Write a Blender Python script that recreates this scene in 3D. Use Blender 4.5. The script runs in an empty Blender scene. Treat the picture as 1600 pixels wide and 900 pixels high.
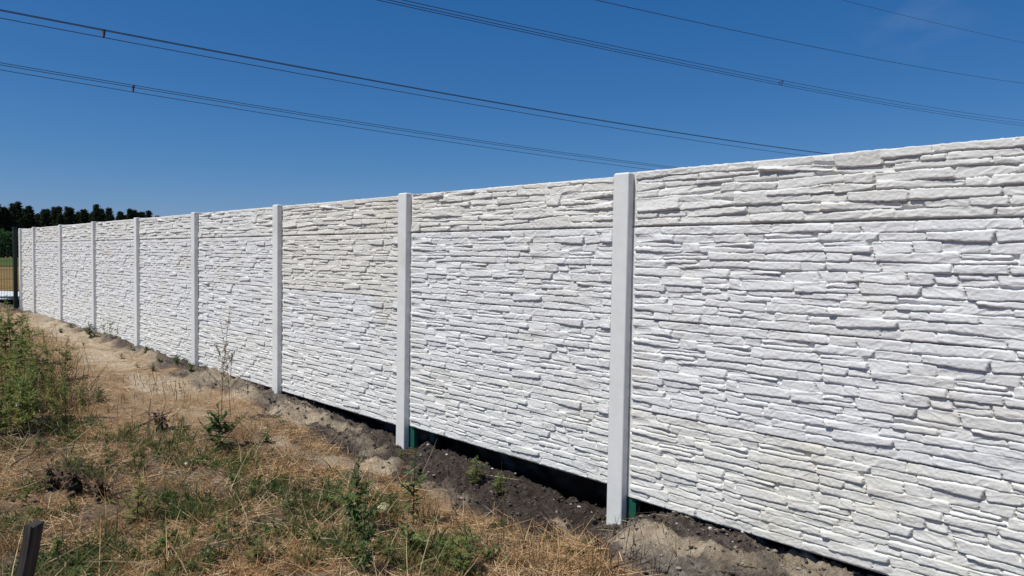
import bpy, math, random
import numpy as np
from mathutils import Vector, Matrix

# ------------------------------------------------------------------ scene, camera, light
S = bpy.context.scene
COL = S.collection
CAM = np.array([0.0, 0.0, 1.6])
F = np.array([-0.7132658847502171, 0.6997380134276104, -0.04023046377897076])
R = np.array([0.6998030641730818, 0.7141826524026863, 0.01479224056825634])
U = np.array([-0.039082592358430535, 0.017602601269272506, 0.9990809273542857])
FPX = 1130.43
cd = bpy.data.cameras.new('camera')
cd.sensor_width = 36.0
cd.lens = 36.0 * FPX / 1600.0
cd.clip_start = 0.05
cd.clip_end = 6000
cam = bpy.data.objects.new('camera', cd)
COL.objects.link(cam)
cam.matrix_world = Matrix(((R[0], U[0], -F[0], 0), (R[1], U[1], -F[1], 0), (R[2], U[2], -F[2], 1.6), (0, 0, 0, 1)))
S.camera = cam

SUN_EL, SUN_AZ = math.radians(58), math.radians(13)     # azimuth measured from -Y towards -X
sd = Vector((-math.sin(SUN_AZ) * math.cos(SUN_EL), -math.cos(SUN_AZ) * math.cos(SUN_EL), math.sin(SUN_EL)))
W = bpy.data.worlds.new('World')
S.world = W
W.use_nodes = True
nt = W.node_tree
for n in list(nt.nodes):
    nt.nodes.remove(n)
sky = nt.nodes.new('ShaderNodeTexSky')
sky.sky_type = 'NISHITA'
sky.sun_disc = False
sky.sun_elevation = SUN_EL
sky.sun_rotation = math.atan2(sd.x, sd.y)
sky.altitude = 100
sky.air_density = 0.8
sky.dust_density = 0.3
sky.ozone_density = 3.5
bg = nt.nodes.new('ShaderNodeBackground')
bg.inputs['Strength'].default_value = 0.10
wo = nt.nodes.new('ShaderNodeOutputWorld')
vs = nt.nodes.new('ShaderNodeVectorMath'); vs.operation = 'SCALE'; vs.inputs['Scale'].default_value = 0.1
nt.links.new(sky.outputs[0], vs.inputs[0])
sep = nt.nodes.new('ShaderNodeSeparateXYZ'); cmb = nt.nodes.new('ShaderNodeCombineXYZ')
nt.links.new(vs.outputs[0], sep.inputs[0])
for i, (ex, k) in enumerate(((1.50, 0.69), (0.87, 0.525), (0.62, 0.675))):        # clear summer sky: deeper blue overhead
    pw = nt.nodes.new('ShaderNodeMath'); pw.operation = 'POWER'; pw.inputs[1].default_value = ex
    ml = nt.nodes.new('ShaderNodeMath'); ml.operation = 'MULTIPLY'; ml.inputs[1].default_value = k * 10
    nt.links.new(sep.outputs[i], pw.inputs[0]); nt.links.new(pw.outputs[0], ml.inputs[0]); nt.links.new(ml.outputs[0], cmb.inputs[i])
tcw = nt.nodes.new('ShaderNodeTexCoord')
cdir = F + R * (1440 - 800) / FPX - U * (8 - 450) / FPX; cdir = cdir / np.linalg.norm(cdir)      # where the faint cirrus wisp hangs
dt = nt.nodes.new('ShaderNodeVectorMath'); dt.operation = 'DOT_PRODUCT'; dt.inputs[1].default_value = tuple(cdir)
nt.links.new(tcw.outputs['Generated'], dt.inputs[0])
mr = nt.nodes.new('ShaderNodeMapRange'); mr.interpolation_type = 'SMOOTHSTEP'
mr.inputs['From Min'].default_value = math.cos(math.radians(4.5)); mr.inputs['From Max'].default_value = 1.0
nt.links.new(dt.outputs['Value'], mr.inputs['Value'])
mpw = nt.nodes.new('ShaderNodeMapping'); mpw.inputs['Rotation'].default_value = (0.0, 0.0, -0.5); mpw.inputs['Scale'].default_value = (8, 30, 34)
nt.links.new(tcw.outputs['Generated'], mpw.inputs[0])
nzw = nt.nodes.new('ShaderNodeTexNoise'); nzw.inputs['Scale'].default_value = 1.0; nzw.inputs['Detail'].default_value = 6
nt.links.new(mpw.outputs[0], nzw.inputs['Vector'])
mr2 = nt.nodes.new('ShaderNodeMapRange'); mr2.inputs['From Min'].default_value = 0.45; mr2.inputs['From Max'].default_value = 0.75; mr2.inputs['To Max'].default_value = 0.07
nt.links.new(nzw.outputs[0], mr2.inputs['Value'])
mw = nt.nodes.new('ShaderNodeMath'); mw.operation = 'MULTIPLY'
nt.links.new(mr.outputs[0], mw.inputs[0]); nt.links.new(mr2.outputs[0], mw.inputs[1])
mxw = nt.nodes.new('ShaderNodeMix'); mxw.data_type = 'RGBA'; mxw.inputs[7].default_value = (6.0, 6.4, 7.0, 1)
nt.links.new(mw.outputs[0], mxw.inputs[0]); nt.links.new(cmb.outputs[0], mxw.inputs[6])
nt.links.new(mxw.outputs[2], bg.inputs['Color'])
nt.links.new(bg.outputs[0], wo.inputs['Surface'])
ld = bpy.data.lights.new('sun', 'SUN')
ld.energy = 4.3
ld.angle = math.radians(0.53)
ld.color = (1.0, 0.975, 0.90)
sun = bpy.data.objects.new('sun', ld)
sun.rotation_euler = sd.to_track_quat('Z', 'Y').to_euler()
sun.location = (0, -5, 20)
COL.objects.link(sun)
S.view_settings.view_transform = 'Standard'
S.view_settings.look = 'None'
S.view_settings.exposure = 0.0
S.view_settings.gamma = 1.0
S.view_settings.use_curve_mapping = False
S.cycles.max_bounces = 6
S.cycles.diffuse_bounces = 3
S.cycles.use_denoising = True

rng = np.random.default_rng(7)
random.seed(7)

# ------------------------------------------------------------------ helpers
def smooth(a, b, x):
    t = np.clip((np.asarray(x, float) - a) / (b - a), 0, 1)
    return t * t * (3 - 2 * t)

def _hash(ix, iy, seed):
    n = (ix.astype(np.int64) * 374761393 + iy.astype(np.int64) * 668265263 + seed * 974711) & 0xffffffff
    n = ((n ^ (n >> 13)) * 1274126177) & 0xffffffff
    return n ^ (n >> 16)

def noise(x, y, seed=0):
    x = np.asarray(x, float); y = np.asarray(y, float)
    x, y = np.broadcast_arrays(x, y)
    ix = np.floor(x); iy = np.floor(y)
    fx = x - ix; fy = y - iy
    def g(dx, dy):
        a = _hash(ix + dx, iy + dy, seed) * (2 * math.pi / 4294967296.0)
        return np.cos(a) * (fx - dx) + np.sin(a) * (fy - dy)
    u = fx * fx * fx * (fx * (fx * 6 - 15) + 10); v = fy * fy * fy * (fy * (fy * 6 - 15) + 10)
    a = g(0, 0) * (1 - u) + g(1, 0) * u
    b = g(0, 1) * (1 - u) + g(1, 1) * u
    return (a * (1 - v) + b * v) * 1.5

def fbm(x, y, seed=0, octs=4):
    s = 0; a = 1.0; f = 1.0
    for o in range(octs):
        s = s + a * noise(np.asarray(x) * f, np.asarray(y) * f, seed + o * 17)
        a *= 0.5; f *= 2.03
    return s

def mesh_np(name, verts, loops, starts, totals, smooth_shade=False):
    me = bpy.data.meshes.new(name)
    verts = np.asarray(verts, np.float32)
    me.vertices.add(len(verts)); me.vertices.foreach_set('co', verts.ravel())
    me.loops.add(len(loops)); me.loops.foreach_set('vertex_index', np.asarray(loops, np.int32))
    me.polygons.add(len(starts))
    me.polygons.foreach_set('loop_start', np.asarray(starts, np.int32))
    me.polygons.foreach_set('loop_total', np.asarray(totals, np.int32))
    if True:
        sm = np.broadcast_to(np.asarray(smooth_shade, bool), (len(starts),))
        me.polygons.foreach_set('use_smooth', np.ascontiguousarray(sm))
    me.update(calc_edges=True)
    return me

def mesh_quads(name, verts, quads, smooth_shade=False):
    quads = np.asarray(quads, np.int32)
    n = len(quads); k = quads.shape[1]
    return mesh_np(name, verts, quads.ravel(), np.arange(n) * k, np.full(n, k), smooth_shade)

def set_color(me, cols):
    at = me.color_attributes.new('Col', 'FLOAT_COLOR', 'POINT')
    c = np.ones((len(me.vertices), 4), np.float32); c[:, :3] = cols
    at.data.foreach_set('color', c.ravel())

def link(name, me, mat=None, parent=None):
    o = bpy.data.objects.new(name, me)
    COL.objects.link(o)
    if mat is not None and me is not None and not me.materials:
        me.materials.append(mat)
    if parent is not None:
        o.parent = parent
    return o

def tag(o, label=None, cat=None, group=None, kind=None):
    if label: o['label'] = label
    if cat: o['category'] = cat
    if group: o['group'] = group
    if kind: o['kind'] = kind
    return o

def thing(name, label, cat, loc=(0, 0, 0), rotz=0.0, group=None):
    o = bpy.data.objects.new(name, None)
    o.empty_display_size = 0.1
    COL.objects.link(o)
    o.location = loc; o.rotation_euler = (0, 0, rotz)
    return tag(o, label, cat, group)

def dup(root, loc, rotz=0.0, scale=1.0, label=None, group=None, tilt=(0, 0)):
    r = root.copy(); COL.objects.link(r)
    r.location = loc; r.rotation_euler = (tilt[0], tilt[1], rotz); r.scale = (scale,) * 3
    if label: r['label'] = label
    if group: r['group'] = group
    for ch in list(root.children):
        c = ch.copy(); COL.objects.link(c); c.parent = r
    return r

def box_arrays(boxes):
    """boxes: list of (x0,x1,y0,y1,z0,z1)"""
    V = []; Q = []
    for (x0, x1, y0, y1, z0, z1) in boxes:
        b = len(V)
        V += [(x0, y0, z0), (x1, y0, z0), (x1, y1, z0), (x0, y1, z0), (x0, y0, z1), (x1, y0, z1), (x1, y1, z1), (x0, y1, z1)]
        Q += [(b, b + 3, b + 2, b + 1), (b + 4, b + 5, b + 6, b + 7), (b, b + 1, b + 5, b + 4), (b + 1, b + 2, b + 6, b + 5),
              (b + 2, b + 3, b + 7, b + 6), (b + 3, b, b + 4, b + 7)]
    return V, Q

def tube_mesh(name, paths, sides=5):
    """paths: list of (points Nx3, radii N)"""
    V = []; Q = []; base = 0
    for pts, rad in paths:
        pts = np.asarray(pts, float); n = len(pts)
        rad = np.broadcast_to(np.asarray(rad, float), (n,))
        d = np.gradient(pts, axis=0); d /= np.linalg.norm(d, axis=1)[:, None] + 1e-9
        ref = np.array([0, 0, 1.0]) if abs(d[0][2]) < 0.9 else np.array([1.0, 0, 0])
        a = np.cross(d, ref); a /= np.linalg.norm(a, axis=1)[:, None] + 1e-9
        b = np.cross(d, a)
        th = np.arange(sides) * 2 * math.pi / sides
        ring = pts[:, None, :] + rad[:, None, None] * (np.cos(th)[None, :, None] * a[:, None, :] + np.sin(th)[None, :, None] * b[:, None, :])
        V.append(ring.reshape(-1, 3))
        i = np.arange(n - 1)[:, None] * sides; j = np.arange(sides)[None, :]; j2 = (j + 1) % sides
        q = np.stack([base + i + j, base + i + j2, base + i + sides + j2, base + i + sides + j], -1).reshape(-1, 4)
        Q.append(q)
        # end caps as quads only when sides == 4
        base += n * sides
    return mesh_quads(name, np.concatenate(V), np.concatenate(Q), True)

class Blades:
    """collects leaf / grass ribbons and builds them in one go"""
    def __init__(self):
        self.p = []; self.d = []; self.s = []; self.L = []; self.w = []; self.b = []; self.c = []; self.pr = []
    def add(self, base, direction, side, length, width, bend, col, profile=0.0):
        base = np.atleast_2d(base); n = len(base)
        def bc(a, k): return np.broadcast_to(np.asarray(a, float), (n, k)).copy()
        def b1(a): return np.broadcast_to(np.asarray(a, float), (n,)).copy()
        self.p.append(base.astype(float)); self.d.append(bc(direction, 3)); self.s.append(bc(side, 3))
        self.L.append(b1(length)); self.w.append(b1(width)); self.b.append(bc(bend, 3)); self.c.append(bc(col, 3)); self.pr.append(b1(profile))
    def build(self, name, mat, parent=None):
        p = np.concatenate(self.p); d = np.concatenate(self.d); s = np.concatenate(self.s)
        L = np.concatenate(self.L); w = np.concatenate(self.w); b = np.concatenate(self.b); c = np.concatenate(self.c); pr = np.concatenate(self.pr)
        d /= np.linalg.norm(d, axis=1)[:, None] + 1e-9
        s = s - d * np.sum(s * d, 1)[:, None]; s /= np.linalg.norm(s, axis=1)[:, None] + 1e-9
        T = np.array([0, .33, .68, 1.0])
        prof_g = np.array([1.0, .9, .65, .08]); prof_l = np.array([.25, 1.0, .75, .05])
        n = len(p)
        wid = (prof_g[None] * (1 - pr)[:, None] + prof_l[None] * pr[:, None]) * w[:, None] * 0.5
        cen = p[:, None] + d[:, None] * (T[None] * L[:, None])[..., None] + b[:, None] * ((T ** 2)[None] * L[:, None])[..., None]
        v = np.stack([cen - s[:, None] * wid[..., None], cen + s[:, None] * wid[..., None]], 2)   # n,4,2,3
        verts = v.reshape(-1, 3)
        o = (np.arange(n) * 8)[:, None, None]
        k = (np.arange(3) * 2)[None, :, None]
        q = (o + k + np.array([0, 1, 3, 2])[None, None]).reshape(-1, 4)
        me = mesh_quads(name, verts, q, True)
        set_color(me, np.repeat(c, 8, axis=0))
        return link(name, me, mat, parent)

def unit_rand(n, elev_lo, elev_hi, r=None):
    r = r or rng
    az = r.uniform(0, 2 * math.pi, n); el = np.radians(r.uniform(elev_lo, elev_hi, n))
    return np.stack([np.cos(az) * np.cos(el), np.sin(az) * np.cos(el), np.sin(el)], 1)

# ------------------------------------------------------------------ materials
def new_mat(name):
    m = bpy.data.materials.new(name); m.use_nodes = True
    t = m.node_tree
    return m, t, t.nodes['Principled BSDF']

def N(t, typ, **kw):
    n = t.nodes.new(typ)
    for k, v in kw.items():
        setattr(n, k, v)
    return n

def tex_noise(t, scale, detail=4, rough=0.55, vec=None, distortion=0.0):
    n = N(t, 'ShaderNodeTexNoise')
    n.inputs['Scale'].default_value = scale; n.inputs['Detail'].default_value = detail
    n.inputs['Roughness'].default_value = rough; n.inputs['Distortion'].default_value = distortion
    if vec is not None: t.links.new(vec, n.inputs['Vector'])
    return n

def ramp(t, fac, stops):
    r = N(t, 'ShaderNodeValToRGB')
    while len(r.color_ramp.elements) < len(stops):
        r.color_ramp.elements.new(0.5)
    for e, (p, c) in zip(r.color_ramp.elements, stops):
        e.position = p; e.color = (c[0], c[1], c[2], 1) if hasattr(c, '__len__') else (c, c, c, 1)
    t.links.new(fac, r.inputs['Fac'])
    return r.outputs['Color']

def mix(t, fac, a, b, blend='MIX'):
    m = N(t, 'ShaderNodeMix', data_type='RGBA', blend_type=blend)
    for sock, v in ((m.inputs[0], fac), (m.inputs[6], a), (m.inputs[7], b)):
        if isinstance(v, (int, float)): sock.default_value = v
        elif isinstance(v, tuple): sock.default_value = (v[0], v[1], v[2], 1)
        else: t.links.new(v, sock)
    return m.outputs[2]

def bump(t, b, height, strength, dist):
    n = N(t, 'ShaderNodeBump')
    n.inputs['Strength'].default_value = strength; n.inputs['Distance'].default_value = dist
    t.links.new(height, n.inputs['Height']); t.links.new(n.outputs[0], b.inputs['Normal'])

def concrete_mat(name, base, stain, stain_amt, bump_d):
    m, t, b = new_mat(name)
    tc = N(t, 'ShaderNodeTexCoord'); oi = N(t, 'ShaderNodeObjectInfo')
    ad = N(t, 'ShaderNodeVectorMath', operation='ADD')
    sc = N(t, 'ShaderNodeVectorMath', operation='SCALE'); sc.inputs['Scale'].default_value = 37.0
    cb = N(t, 'ShaderNodeCombineXYZ')
    for i in range(3): t.links.new(oi.outputs['Random'], cb.inputs[i])
    t.links.new(cb.outputs[0], sc.inputs[0]); t.links.new(tc.outputs['Object'], ad.inputs[0]); t.links.new(sc.outputs[0], ad.inputs[1])
    v = ad.outputs[0]
    big = tex_noise(t, 2.2, 4, 0.6, v)
    med = tex_noise(t, 14, 5, 0.6, v)
    fine = tex_noise(t, 160, 4, 0.6, v)
    c = mix(t, 1.0, base, oi.outputs['Color'], 'MULTIPLY')
    c = mix(t, ramp(t, big.outputs[0], [(0.52, 0.0), (0.72, stain_amt)]), c, stain)
    c = mix(t, 1.0, c, ramp(t, med.outputs[0], [(0.3, 0.92), (0.7, 1.0)]), 'MULTIPLY')
    c = mix(t, 1.0, c, ramp(t, fine.outputs[0], [(0.35, 0.94), (0.6, 1.0)]), 'MULTIPLY')
    t.links.new(c, b.inputs['Base Color'])
    b.inputs['Roughness'].default_value = 0.78
    b.inputs['Specular IOR Level'].default_value = 0.3
    bump(t, b, tex_noise(t, 48, 8, 0.68, v, 0.6).outputs[0], 0.7, bump_d)
    return m

M_PANEL = concrete_mat('painted_stone_concrete', (0.77, 0.762, 0.742), (0.60, 0.545, 0.42), 0.42, 0.0042)
M_POST = concrete_mat('smooth_cast_concrete', (0.775, 0.77, 0.75), (0.60, 0.58, 0.53), 0.6, 0.0010)

def leaf_mat(name, transl=0.25, rough=0.65):
    m, t, b = new_mat(name)
    a = N(t, 'ShaderNodeVertexColor', layer_name='Col')
    t.links.new(a.outputs[0], b.inputs['Base Color'])
    b.inputs['Roughness'].default_value = rough
    b.inputs['Specular IOR Level'].default_value = 0.25
    tr = N(t, 'ShaderNodeBsdfTranslucent'); t.links.new(a.outputs[0], tr.inputs['Color'])
    ms = N(t, 'ShaderNodeMixShader'); ms.inputs[0].default_value = transl
    out = t.nodes['Material Output']
    t.links.new(b.outputs[0], ms.inputs[1]); t.links.new(tr.outputs[0], ms.inputs[2]); t.links.new(ms.outputs[0], out.inputs['Surface'])
    return m

M_LEAF = leaf_mat('plant_leaf', 0.45)
M_STRAW = leaf_mat('dry_plant', 0.12, 0.7)

def simple_mat(name, c1, c2, scale, rough=0.8, bump_d=0.002, metallic=0.0, spec=0.3):
    m, t, b = new_mat(name)
    tc = N(t, 'ShaderNodeTexCoord')
    n = tex_noise(t, scale, 5, 0.6, tc.outputs['Object'])
    t.links.new(ramp(t, n.outputs[0], [(0.3, c1), (0.7, c2)]), b.inputs['Base Color'])
    b.inputs['Roughness'].default_value = rough; b.inputs['Metallic'].default_value = metallic
    b.inputs['Specular IOR Level'].default_value = spec
    if bump_d: bump(t, b, n.outputs[0], 0.6, bump_d)
    return m

M_GREEN = simple_mat('green_coated_steel', (0.010, 0.085, 0.055), (0.014, 0.105, 0.068), 20, 0.45, 0.0003, 0, 0.4)
M_DKGREEN = simple_mat('dark_green_steel', (0.010, 0.020, 0.016), (0.014, 0.028, 0.022), 20, 0.5, 0)
M_WIRE = simple_mat('weathered_conductor', (0.03, 0.028, 0.03), (0.05, 0.045, 0.045), 5, 0.6, 0, 0.0)
M_STONE_W = simple_mat('white_stone', (0.42, 0.40, 0.37), (0.62, 0.60, 0.57), 30)
M_STONE_Y = simple_mat('pale_yellow_stone', (0.40, 0.35, 0.19), (0.52, 0.47, 0.30), 30)
M_STONE_G = simple_mat('grey_stone', (0.20, 0.19, 0.18), (0.32, 0.30, 0.28), 30)
M_SANDLUMP = simple_mat('pale_sand_lump', (0.34, 0.28, 0.20), (0.50, 0.43, 0.33), 25)
M_SANDCLOD = simple_mat('crumbly_sandy_clod', (0.19, 0.15, 0.115), (0.38, 0.31, 0.235), 40)
M_SOIL = simple_mat('dark_soil_clod', (0.040, 0.031, 0.026), (0.105, 0.085, 0.072), 40)
M_BARK = simple_mat('pine_bark', (0.05, 0.03, 0.02), (0.10, 0.06, 0.04), 4)
M_TWIG = simple_mat('dry_twig', (0.05, 0.035, 0.025), (0.13, 0.09, 0.06), 30)
M_PAPER = simple_mat('white_scrap', (0.7, 0.7, 0.7), (0.8, 0.8, 0.8), 10, 0.7, 0)
M_GRAVEL = simple_mat('white_gravel', (0.55, 0.55, 0.55), (0.80, 0.80, 0.80), 14, 0.9, 0.02)

# stake wood: long grain
def wood_mat():
    m, t, b = new_mat('weathered_dark_wood')
    tc = N(t, 'ShaderNodeTexCoord'); mp = N(t, 'ShaderNodeMapping')
    mp.inputs['Scale'].default_value = (60, 60, 3)
    t.links.new(tc.outputs['Object'], mp.inputs[0])
    n = tex_noise(t, 1.0, 6, 0.65, mp.outputs[0])
    t.links.new(ramp(t, n.outputs[0], [(0.3, (0.010, 0.008, 0.007)), (0.5, (0.032, 0.026, 0.022)), (0.7, (0.08, 0.064, 0.052))]), b.inputs['Base Color'])
    b.inputs['Roughness'].default_value = 0.85
    bump(t, b, n.outputs[0], 0.8, 0.004)
    return m
M_WOOD = wood_mat()

# ------------------------------------------------------------------ ground shape
D = 3.3076                      # wall base plane
SP = 2.06                       # post spacing
PX0 = -2.5234 + 0.0525          # centre of the nearest post
Z_BOT = 0.2877                  # underside of the panels
PH = 0.5
Z_S1 = Z_BOT + 3 * PH           # seam under the top row
PT = 0.286

FX = [-3000, -400, -60, -18, -12, -8, -6, -4, -2, 3, 60, 3000]
FZ = [0.4, 0.4, 0.4, 0.35, 0.31, 0.25, 0.19, 0.13, 0.10, 0.07, 0.0, 0.0]
WX = [-3000, -17, -14.8, -12.7, -10.6, -8.55, -7.6, -6.5, -6.1, -5.4, -4.85, -4.5, -4.3, -4.0, -3.4, -2.85, -2.47, -2.25, -2.0, -1.6, -0.9, 0.0, 3.0, 3000]
WZ = [0.37, 0.37, 0.385, 0.345, 0.312, 0.298, 0.285, 0.255, 0.235, 0.19, 0.145, 0.112, 0.15, 0.165, 0.135, 0.11, 0.085, 0.165, 0.215, 0.215, 0.185, 0.165, 0.165, 0.1]

def bank_t(x, y):
    """1 at the wall, 0 on the field"""
    wdt = np.interp(x, [-20, -9, -6.5, -4.5, -2.5, 0], [0.4, 0.42, 0.45, 0.50, 0.52, 0.6]) + 0.10 * noise(x * 1.1, y * 0.6 + 3, 5)
    return smooth(0, 1, 1 - (3.25 - y) / wdt)

def height_base(x, y):
    x = np.asarray(x, float); y = np.asarray(y, float)
    fz = np.interp(x, FX, FZ); wz = np.interp(x, WX, WZ)
    t = bank_t(x, y)
    z = fz + (wz - fz) * t
    near = smooth(60, 20, np.hypot(x, y))
    z = z + near * 0.035 * fbm(x * 0.7, y * 0.7, 11, 3)
    z = z + near * 0.055 * t * fbm(x * 2.6 + 9, y * 3.4, 15, 3) * smooth(D + .05, D - .12, y)
    z = z + .055 * np.exp(-(((x + 2.02) / .17) ** 2 + ((y - 3.02) / .13) ** 2)) + .04 * np.exp(-(((x + 1.45) / .22) ** 2 + ((y - 3.12) / .10) ** 2))
    z = z - smooth(D + 0.06, D + 0.30, y) * 0.38 * smooth(0.9, 0.2, y - D - 0.3)
    return z

def soil_mask(x, y):
    """dark dug-over soil along the wall"""
    w = np.interp(x, [-12, -8.5, -7.2, -6.4, -5.5, -4.9, -4.2, -3.6, -2.8, -2.3, -1.7, -1.2, 1.0], [0.14, 0.26, 0.34, 0.34, 0.34, 0.36, 0.42, 0.46, 0.46, 0.42, 0.46, 0.6, 0.9])
    w = w + np.interp(x, [-8, -5], [.22, .10]) * fbm(x * 1.6, y * 1.6, 21, 4)
    return smooth(-0.05, 0.07, w - (3.27 - y))

def detail(x, y):
    s = soil_mask(x, y)
    n1 = fbm(x * 8, y * 8, 31, 4); n2 = np.abs(fbm(x * 17, y * 17, 41, 4))
    rough = 0.012 + 0.032 * s * smooth(15, 9, -x)
    return rough * (n1 * 0.8 + (0.5 - n2) * 1.0) + 0.004 * noise(x * 28, y * 28, 51)

def height(x, y):
    return height_base(x, y) + detail(x, y) * smooth(60, 25, np.hypot(x, y))

def gp(u, v):
    """the ground point seen at a pixel of the photograph (1600 x 900)"""
    d = F + R * (u - 800) / FPX - U * (v - 450) / FPX
    t = 0.3
    for i in range(4000):
        P = CAM + d * t
        dz = P[2] - float(height_base(P[0], P[1]))
        if dz < 0.003: break
        t += max(0.004, dz * 0.6)
    return P[0], P[1]

# ground sheet
def axis(segs):
    out = []
    for a, b, st in segs:
        out.append(np.arange(a, b, st))
    return np.concatenate(out)
gx = np.concatenate([-np.geomspace(4000, 30, 40), axis([(-29, -20, .25), (-20, -10, .06), (-10, -5.5, .03), (-5.5, -0.4, .018), (-0.4, 2.5, .06)]), np.geomspace(2.6, 4000, 40)])
gy = np.concatenate([-np.geomspace(4000, 2.0, 45), axis([(-1.9, 0.4, .06), (0.4, 2.0, .028), (2.0, 3.8, .018)]), np.geomspace(3.82, 4000, 60)])
X, Y = np.meshgrid(gx, gy)
Zg = height(X, Y)
nx, ny = len(gx), len(gy)
idx = np.arange(nx * ny).reshape(ny, nx)
q = np.stack([idx[:-1, :-1], idx[:-1, 1:], idx[1:, 1:], idx[1:, :-1]], -1).reshape(-1, 4)
ground_me = mesh_quads('ground', np.stack([X, Y, Zg], -1).reshape(-1, 3), q, True)

sand = np.zeros_like(X)
# pale sand patches: photo pixel, radii in metres, strength
SAND = [(1040, 848, .20, .12, 1.0), (1085, 862, .12, .08, .8), (600, 728, .30, .16, 1.0), (520, 722, .35, .14, .6), (460, 650, .35, .22, .8), (440, 640, .2, .2, .9), (1060, 850, .14, .10, .8), (990, 846, .15, .08, 1.0), (1130, 868, .10, .06, .7), (540, 675, .25, .10, .8), (500, 660, .2, .1, .6),
        (1245, 890, .16, .16, .9), (1320, 896, .26, .2, .8), (885, 832, .14, .06, 1.0), (250, 600, .8, .28, .9), (165, 560, 1.2, .3, 1.0), (120, 525, 1.6, .28, .9),
        (75, 508, 1.5, .25, .8), (330, 590, .7, .25, .5), (380, 615, .4, .2, .85), (430, 585, .3, .15, .6), (420, 680, .5, .12, .55), (1150, 880, .15, .1, .6), (200, 555, 1.0, .3, .6),
        (560, 690, .4, .1, .35), (700, 770, .3, .1, .3), (300, 640, .5, .14, .35), (60, 495, 1.6, .3, .6), (360, 575, .7, .2, .55)]
wx = X + 0.12 * fbm(X * 2.2, Y * 2.2, 61, 3); wy = Y + 0.10 * fbm(X * 2.2, Y * 2.2, 71, 3)
for (u, v, rx, ry, st) in SAND:
    px, py = gp(u, v)
    dd = np.sqrt(((wx - px) / rx) ** 2 + ((wy - py) / ry) ** 2)
    sand = np.maximum(sand, st * smooth(1.15, 0.55, dd))
pathm = smooth(-4.9, -6.3, X) * smooth(D - .25, D - .45, Y) * smooth(D - 1.75, D - 1.25, Y + .25 * fbm(X * .8, Y * .8, 77, 3)) * smooth(-24, -20, X)
pathm = pathm * (.55 + .45 * smooth(.2, .6, .55 + .8 * fbm(X * 1.5, Y * 2.2, 79, 4)))
sand = np.clip(sand * (0.85 + 0.45 * fbm(X * 6, Y * 6, 81, 3)), 0, 1)
soil = soil_mask(X, Y)
soil = np.where(Y > D + 0.05, 1.0, soil) * smooth(30, 20, np.abs(X))
grey = np.clip(np.interp(X, [-30, -6.6, -5.4, -4.4, -2.6, -2.2, 0, 3], [1, .9, .4, .1, .0, .7, .7, .7]) * (.45 + 1.2 * smooth(.2, .8, .5 + .8 * fbm(X * 3, Y * 3, 97, 4))), 0, 1)
for nm, arr in (('soil', soil), ('sand', sand), ('grey', grey), ('path', pathm)):
    at = ground_me.attributes.new(nm, 'FLOAT', 'POINT'); at.data.foreach_set('value', arr.astype(np.float32).ravel())

def ground_mat():
    m, t, b = new_mat('dry_ground')
    geo = N(t, 'ShaderNodeNewGeometry'); pos = geo.outputs['Position']
    a_soil = N(t, 'ShaderNodeAttribute', attribute_name='soil').outputs['Fac']
    a_sand = N(t, 'ShaderNodeAttribute', attribute_name='sand').outputs['Fac']
    n1 = tex_noise(t, 1.3, 5, 0.6, pos); n2 = tex_noise(t, 9, 6, 0.65, pos); n3 = tex_noise(t, 70, 5, 0.7, pos)
    litter = ramp(t, n2.outputs[0], [(0.28, (0.15, 0.092, 0.057)), (0.45, (0.33, 0.205, 0.115)), (0.60, (0.45, 0.295, 0.17)), (0.75, (0.54, 0.38, 0.235))])
    floor_ = ramp(t, n2.outputs[0], [(0.3, (0.085, 0.062, 0.045)), (0.55, (0.22, 0.16, 0.113)), (0.75, (0.36, 0.27, 0.195))])
    c = mix(t, ramp(t, n1.outputs[0], [(0.42, 0.0), (0.58, 1.0)]), floor_, litter)
    sandc = ramp(t, n2.outputs[0], [(0.25, (0.44, 0.335, 0.22)), (0.5, (0.62, 0.50, 0.355)), (0.75, (0.74, 0.63, 0.48))])
    n4 = tex_noise(t, 28, 6, 0.7, pos)
    soilc = ramp(t, n4.outputs[0], [(0.3, (0.038, 0.030, 0.026)), (0.52, (0.080, 0.063, 0.054)), (0.75, (0.155, 0.125, 0.106))])
    soilg = ramp(t, n4.outputs[0], [(0.3, (0.085, 0.068, 0.056)), (0.50, (0.20, 0.163, 0.135)), (0.72, (0.40, 0.34, 0.285))])
    a_grey = N(t, 'ShaderNodeAttribute', attribute_name='grey').outputs['Fac']
    soilc = mix(t, a_grey, soilc, soilg)
    a_path = N(t, 'ShaderNodeAttribute', attribute_name='path').outputs['Fac']
    pathc = ramp(t, n2.outputs[0], [(0.25, (0.27, 0.170, 0.095)), (0.5, (0.43, 0.29, 0.172)), (0.75, (0.55, 0.395, 0.25))])
    c = mix(t, a_path, c, pathc)
    c = mix(t, a_soil, c, soilc)
    c = mix(t, a_sand, c, sandc)
    c = mix(t, 1.0, c, ramp(t, n3.outputs[0], [(0.3, 0.70), (0.62, 1.15)]), 'MULTIPLY')
    t.links.new(c, b.inputs['Base Color'])
    b.inputs['Roughness'].default_value = 0.95; b.inputs['Specular IOR Level'].default_value = 0.1
    hm = N(t, 'ShaderNodeMath', operation='MULTIPLY_ADD'); hm.inputs[1].default_value = 1.6
    t.links.new(n4.outputs[0], hm.inputs[0]); t.links.new(n3.outputs[0], hm.inputs[2])
    bump(t, b, hm.outputs[0], 1.0, 0.022)
    return m
tag(link('ground', ground_me, ground_mat()), kind='structure')

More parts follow.
